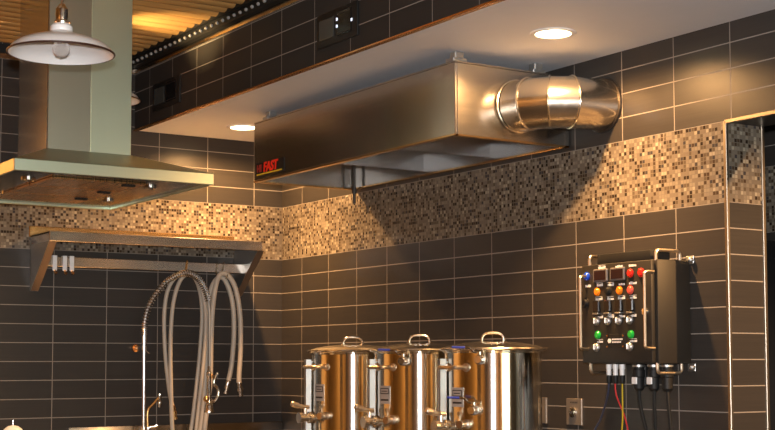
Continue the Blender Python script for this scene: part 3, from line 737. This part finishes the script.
# ------------------------------------------------------------------ control box
PX, PY0, PY1, PZ0, PZ1 = -.2, -3.331, -2.915, -.616, -.213
t = thing('control_box', 'black wall-mounted control box with coloured lights, switches and steel guard handles', 'control box', (0, (PY0 + PY1) / 2, PZ0))
def Lc(p): return (p[0], p[1] - (PY0 + PY1) / 2, p[2] - PZ0)
def bx(nm, a, b_, mat, par, bev=.0):
    bm = B(); box(bm, Lc(a), Lc(b_), bev, 2); return obj(nm, bm, mat, par)
bx('enclosure', (-.178, PY0, PZ0), (-.002, PY1, PZ1), 'box', t, .006)
door = bx('door', (PX, PY0 + .012, PZ0 + .004), (-.180, PY1 - .002, PZ1 - .004), 'box', t, .004)
bx('top_vent', (-.150, -3.265, PZ1), (-.045, -2.955, PZ1 + .042), 'black', t, .004)
def px2(x, y): 
    p = at(x, y, X=PX); return Vector(Lc((PX, p.y, p.z)))
def knob(nm, x, y, mat, r=.0140, out=.010):
    c = px2(x, y); bm = B(); lathe(bm, [(0, -.004), (r * 1.22, -.004), (r * 1.22, .004), (r, .006), (r, out * .6), (r * .8, out), (0, out * 1.12)], c, (-1, 0, 0), 20); return obj(nm, bm, mat, door)
knob('indicator_lamp', 587, 276.3, 'bluel')['label'] = 'blue round indicator lamp'
knob('indicator_lamp', 630.6, 273.3, 'red')['label'] = 'red round indicator lamp in the top row'
knob('indicator_lamp', 597.6, 292, 'orange')['label'] = 'orange round indicator lamp near the blue one'
knob('indicator_lamp', 619.7, 290.5, 'orange')['label'] = 'orange round indicator lamp beside the red column'
knob('indicator_lamp', 630.6, 290, 'pink')['label'] = 'faded red round indicator lamp in the second row'
knob('indicator_lamp', 598, 335, 'green')['label'] = 'green round indicator lamp left of the nameplate'
knob('indicator_lamp', 631.2, 334.3, 'green')['label'] = 'green round indicator lamp right of the nameplate'
e = knob('stop_button', 641.3, 272.5, 'red', .0145, .010); e['label'] = 'red mushroom stop button'
knob('rotary_knob', 608.5, 291, 'black', .014, .014)
knob('rotary_knob', 586, 303, 'black', .016, .014)
for x, y in ((597, 321), (608, 320.6), (619, 320.3), (630, 319.8), (597, 347.2), (630, 346.5)):
    k = knob('selector_switch', x, y, 'galv', .0150, .010); c = px2(x, y)
    bm = B(); box(bm, (c.x - .020, c.y - .0035, c.z - .012), (c.x - .008, c.y + .0035, c.z + .012), .003, 1); o = obj('selector_blade', bm, 'label', k)
for x, y in ((597.5, 306), (608.5, 305.5), (619.5, 305), (631, 304.5)):
    c = px2(x, y); bm = B(); box(bm, (c.x - .012, c.y - .019, c.z - .026), (c.x, c.y + .019, c.z + .022), .004, 1); k = obj('rocker_switch', bm, 'blackgl', door)
    bm = B(); box(bm, (c.x - .014, c.y - .016, c.z - .034), (c.x, c.y + .016, c.z - .028), .001, 1); obj('rocker_rail', bm, 'galv', k)
for x, y in ((601.6, 275.5), (618.6, 274)):
    c = px2(x, y); bm = B(); box(bm, (c.x - .010, c.y - .042, c.z - .026), (c.x, c.y + .042, c.z + .026), .003, 1); k = obj('digital_display', bm, 'bezel', door)
    bm = B(); box(bm, (c.x - .011, c.y - .034, c.z - .019), (c.x - .010, c.y + .034, c.z + .019)); obj('display_face', bm, 'disp', k)
# small white legend strips (unreadable at this size: plain tick marks)
def legend(x, y, wd=.036):
    c = px2(x, y); bm = B(); rnd = random.Random(int(x * 7 + y))
    yy = -wd / 2
    while yy < wd / 2 - .004:
        ww = rnd.uniform(.004, .009); box(bm, (c.x - .0012, c.y + yy, c.z - .005), (c.x, c.y + yy + ww, c.z + rnd.uniform(.002, .006))); yy += ww + .0022
    if rnd.random() < .6: box(bm, (c.x - .0012, c.y - wd / 2, c.z + .008), (c.x, c.y + wd / 2, c.z + .0095))
    obj('legend', bm, 'legend', door)
for q in ((602, 267.5, .042), (619, 266.5, .042), (632.5, 265.3, .042), (588, 286, .036), (599.5, 285, .04), (610.5, 284.7, .038), (621.5, 284, .038), (633, 283, .042), (599, 299, .042), (610.5, 298.7, .038), (621.5, 298, .042), (633, 297.5, .04),
          (600, 317, .036), (611, 316.6, .036), (622, 316, .036), (633.5, 315.5, .034), (600, 341.6, .034), (633.5, 340.8, .04)): legend(*q)
c = px2(616.5, 340.8); bm = B(); box(bm, (c.x - .003, c.y - .052, c.z - .026), (c.x, c.y + .052, c.z + .026), .001, 1); k = obj('nameplate', bm, 'black', door)
bm = B(); lathe(bm, [(0, 0), (.010, 0), (.010, .002), (0, .002)], (c.x - .003, c.y + .037, c.z), (-1, 0, 0), 6)
for zz, ww in ((.006, .056), (-.005, .050)): 
    yy = .022
    while yy > .022 - ww: box(bm, (c.x - .0045, c.y + yy - .006, c.z + zz - .003), (c.x - .003, c.y + yy, c.z + zz + .003)); yy -= .009
obj('nameplate_print', bm, 'legend', k)
for x, y in ((607.6, 335.8), (623.5, 335.6), (607.6, 346.7), (623.5, 346.3)):
    cc = px2(x, y); bm = B(); lathe(bm, [(0, .004), (.004, .003), (.005, 0)], cc, (-1, 0, 0), 10); obj('screw', bm, 'brass', k)
def guard(pts_, mat='handle', r=.0055):
    bm = tube(B(), smooth(pts_, 4), r, 10); return obj('guard_handle', bm, mat, t)
for y in (at(580.4, 310, X=-.24).y, at(644.8, 310, X=-.24).y):
    xo = -.24; xb = -.19
    guard([Lc(p) for p in ((xb, y, -.262), (-.225, y, -.262), (xo, y, -.268), (xo, y, -.285), (xo, y, -.40), (xo, y, -.535), (xo, y, -.550), (-.225, y, -.556), (xb, y, -.556))])
for y in (-3.318, -2.935):
    for zs, z in ((1, PZ1), (-1, PZ0)):
        guard([Lc(p) for p in ((-.172, y, z - zs * .004), (-.172, y, z + zs * .022), (-.165, y, z + zs * .034), (-.150, y, z + zs * .036), (-.072, y, z + zs * .036), (-.052, y, z + zs * .034), (-.045, y, z + zs * .022), (-.045, y, z - zs * .004))], 'handle', .0065)
for z in (PZ1 - .004, PZ0 - .02):
    bm = B(); box(bm, Lc((-.006, PY0 - .022, z - .010)), Lc((-.001, PY0 + .02, z + .022)), .002, 1); ball(bm, Lc((-.014, PY0 - .014, z + .006)), .0125, 10); obj('mounting_foot', bm, 'galv', t)
for y, z in ((PY0 + .03, -.40),):
    bm = B(); lathe(bm, [(0, .016), (.012, .014), (.014, 0)], Lc((PX, -3.288, -.415)), (-1, 0, 0), 14); obj('door_latch', bm, 'chrome', door)

# ------------------------------------------------------------------ cables hanging from the box
def cable(nm, label, y, x, ends, mat, r, gland=None, plug=None, cat='cable'):
    t = thing(nm, label, cat, (x, y, PZ0 - .002), 0, 'cables under the control box')
    top = 0.0
    if gland:
        bm = B(); lathe(bm, [(0, 0), (.012, 0), (.012, -.018), (.010, -.020), (.010, -.046), (0, -.046)], seg=14); obj('gland', bm, gland, t); top = -.044
        bm = B(); lathe(bm, [(.011, -.044), (.011, -.066), (.008, -.078), (0, -.078)], seg=14); obj('strain_relief', bm, 'black', t)
    if plug:
        bm = B(); lathe(bm, [(0, 0), (.020, 0), (.020, -.02), (.025, -.022), (.025, -.048), (.022, -.052), (.022, -.094), (.014, -.104), (0, -.104)], seg=20); pg = obj('plug', bm, 'black', t); top = -.10
        bm = B(); lathe(bm, [(.0255, -.002), (.0255, -.010), (.020, -.010), (.020, -.002), (.0255, -.002)], seg=20); obj('locking_ring', bm, 'galv', pg)
        if plug == 'label':
            bm = B(); box(bm, (-.027, -.014, -.078), (-.020, .014, -.050), .002, 1); obj('tag', bm, 'white', pg)
    bm = tube(B(), smooth([(0, 0, top)] + [(dx, dy, dz) for dx, dy, dz in ends], 8), r, 8); obj('wire', bm, mat, t)
cable('power_cable', 'dark blue wire slanting left from the first white gland under the control box', -2.985, -.12, [(.02, .03, -.12), (.08, .14, -.22), (.10, .24, -.34), (.10, .30, -.60)], 'bluw', .0042, 'white')
cable('power_cable', 'red wire hanging from the middle white gland under the control box', -3.024, -.12, [(0, -.002, -.12), (.03, -.022, -.22), (.04, -.035, -.33), (.04, -.045, -.55)], 'redw', .0032, 'white')
cable('power_cable', 'yellow wire hanging from the third white gland under the control box', -3.063, -.12, [(0, .0, -.12), (.01, .012, -.22), (.03, .045, -.33), (.04, .06, -.55)], 'yelw', .0032, 'white')
cable('power_cable', 'black cable with white-tagged plug next to the three white glands', -3.148, -.11, [(0, -.003, -.15), (.01, -.022, -.25), (.02, -.055, -.36), (.02, -.07, -.60)], 'black', .0075, None, 'label')
cable('power_cable', 'black cable with white-tagged plug under the lower right handle side of the box', -3.232, -.11, [(0, .0, -.15), (.01, .006, -.25), (.02, .010, -.36), (.02, .03, -.60)], 'black', .0075, None, 'label')
cable('power_cable', 'black cable with plain plug at the right-hand end under the control box', -3.295, -.10, [(0, -.004, -.15), (.01, -.006, -.27), (.01, -.012, -.40), (.01, -.01, -.60)], 'black', .007, None, 'plain')
bm = B(); box(bm, (-.06, -3.13, PZ0 - .09), (-.03, -3.09, PZ0), .004, 1); o = obj('cable_socket', bm, 'black'); tag(o, 'black socket block under the control box behind the cables', 'socket')

# ------------------------------------------------------------------ black cabinet in the passage
t = thing('tall_cabinet', 'tall black glossy cabinet beyond the tiled pillar at the right edge', 'cabinet', (.80, -2.75, FL))
bm = B(); box(bm, (-.25, -.25, 0), (.28, .45, 2.13), .006, 2); obj('body', bm, 'blackgl', t)
bm = B(); box(bm, (-.262, -.22, .05), (-.25, .42, 2.08), .004, 1); d = obj('door', bm, 'blackgl', t)
bm = B(); box(bm, (-.29, -.19, .9), (-.275, -.175, 1.8), .003, 1); obj('handle', bm, 'chrome', d)
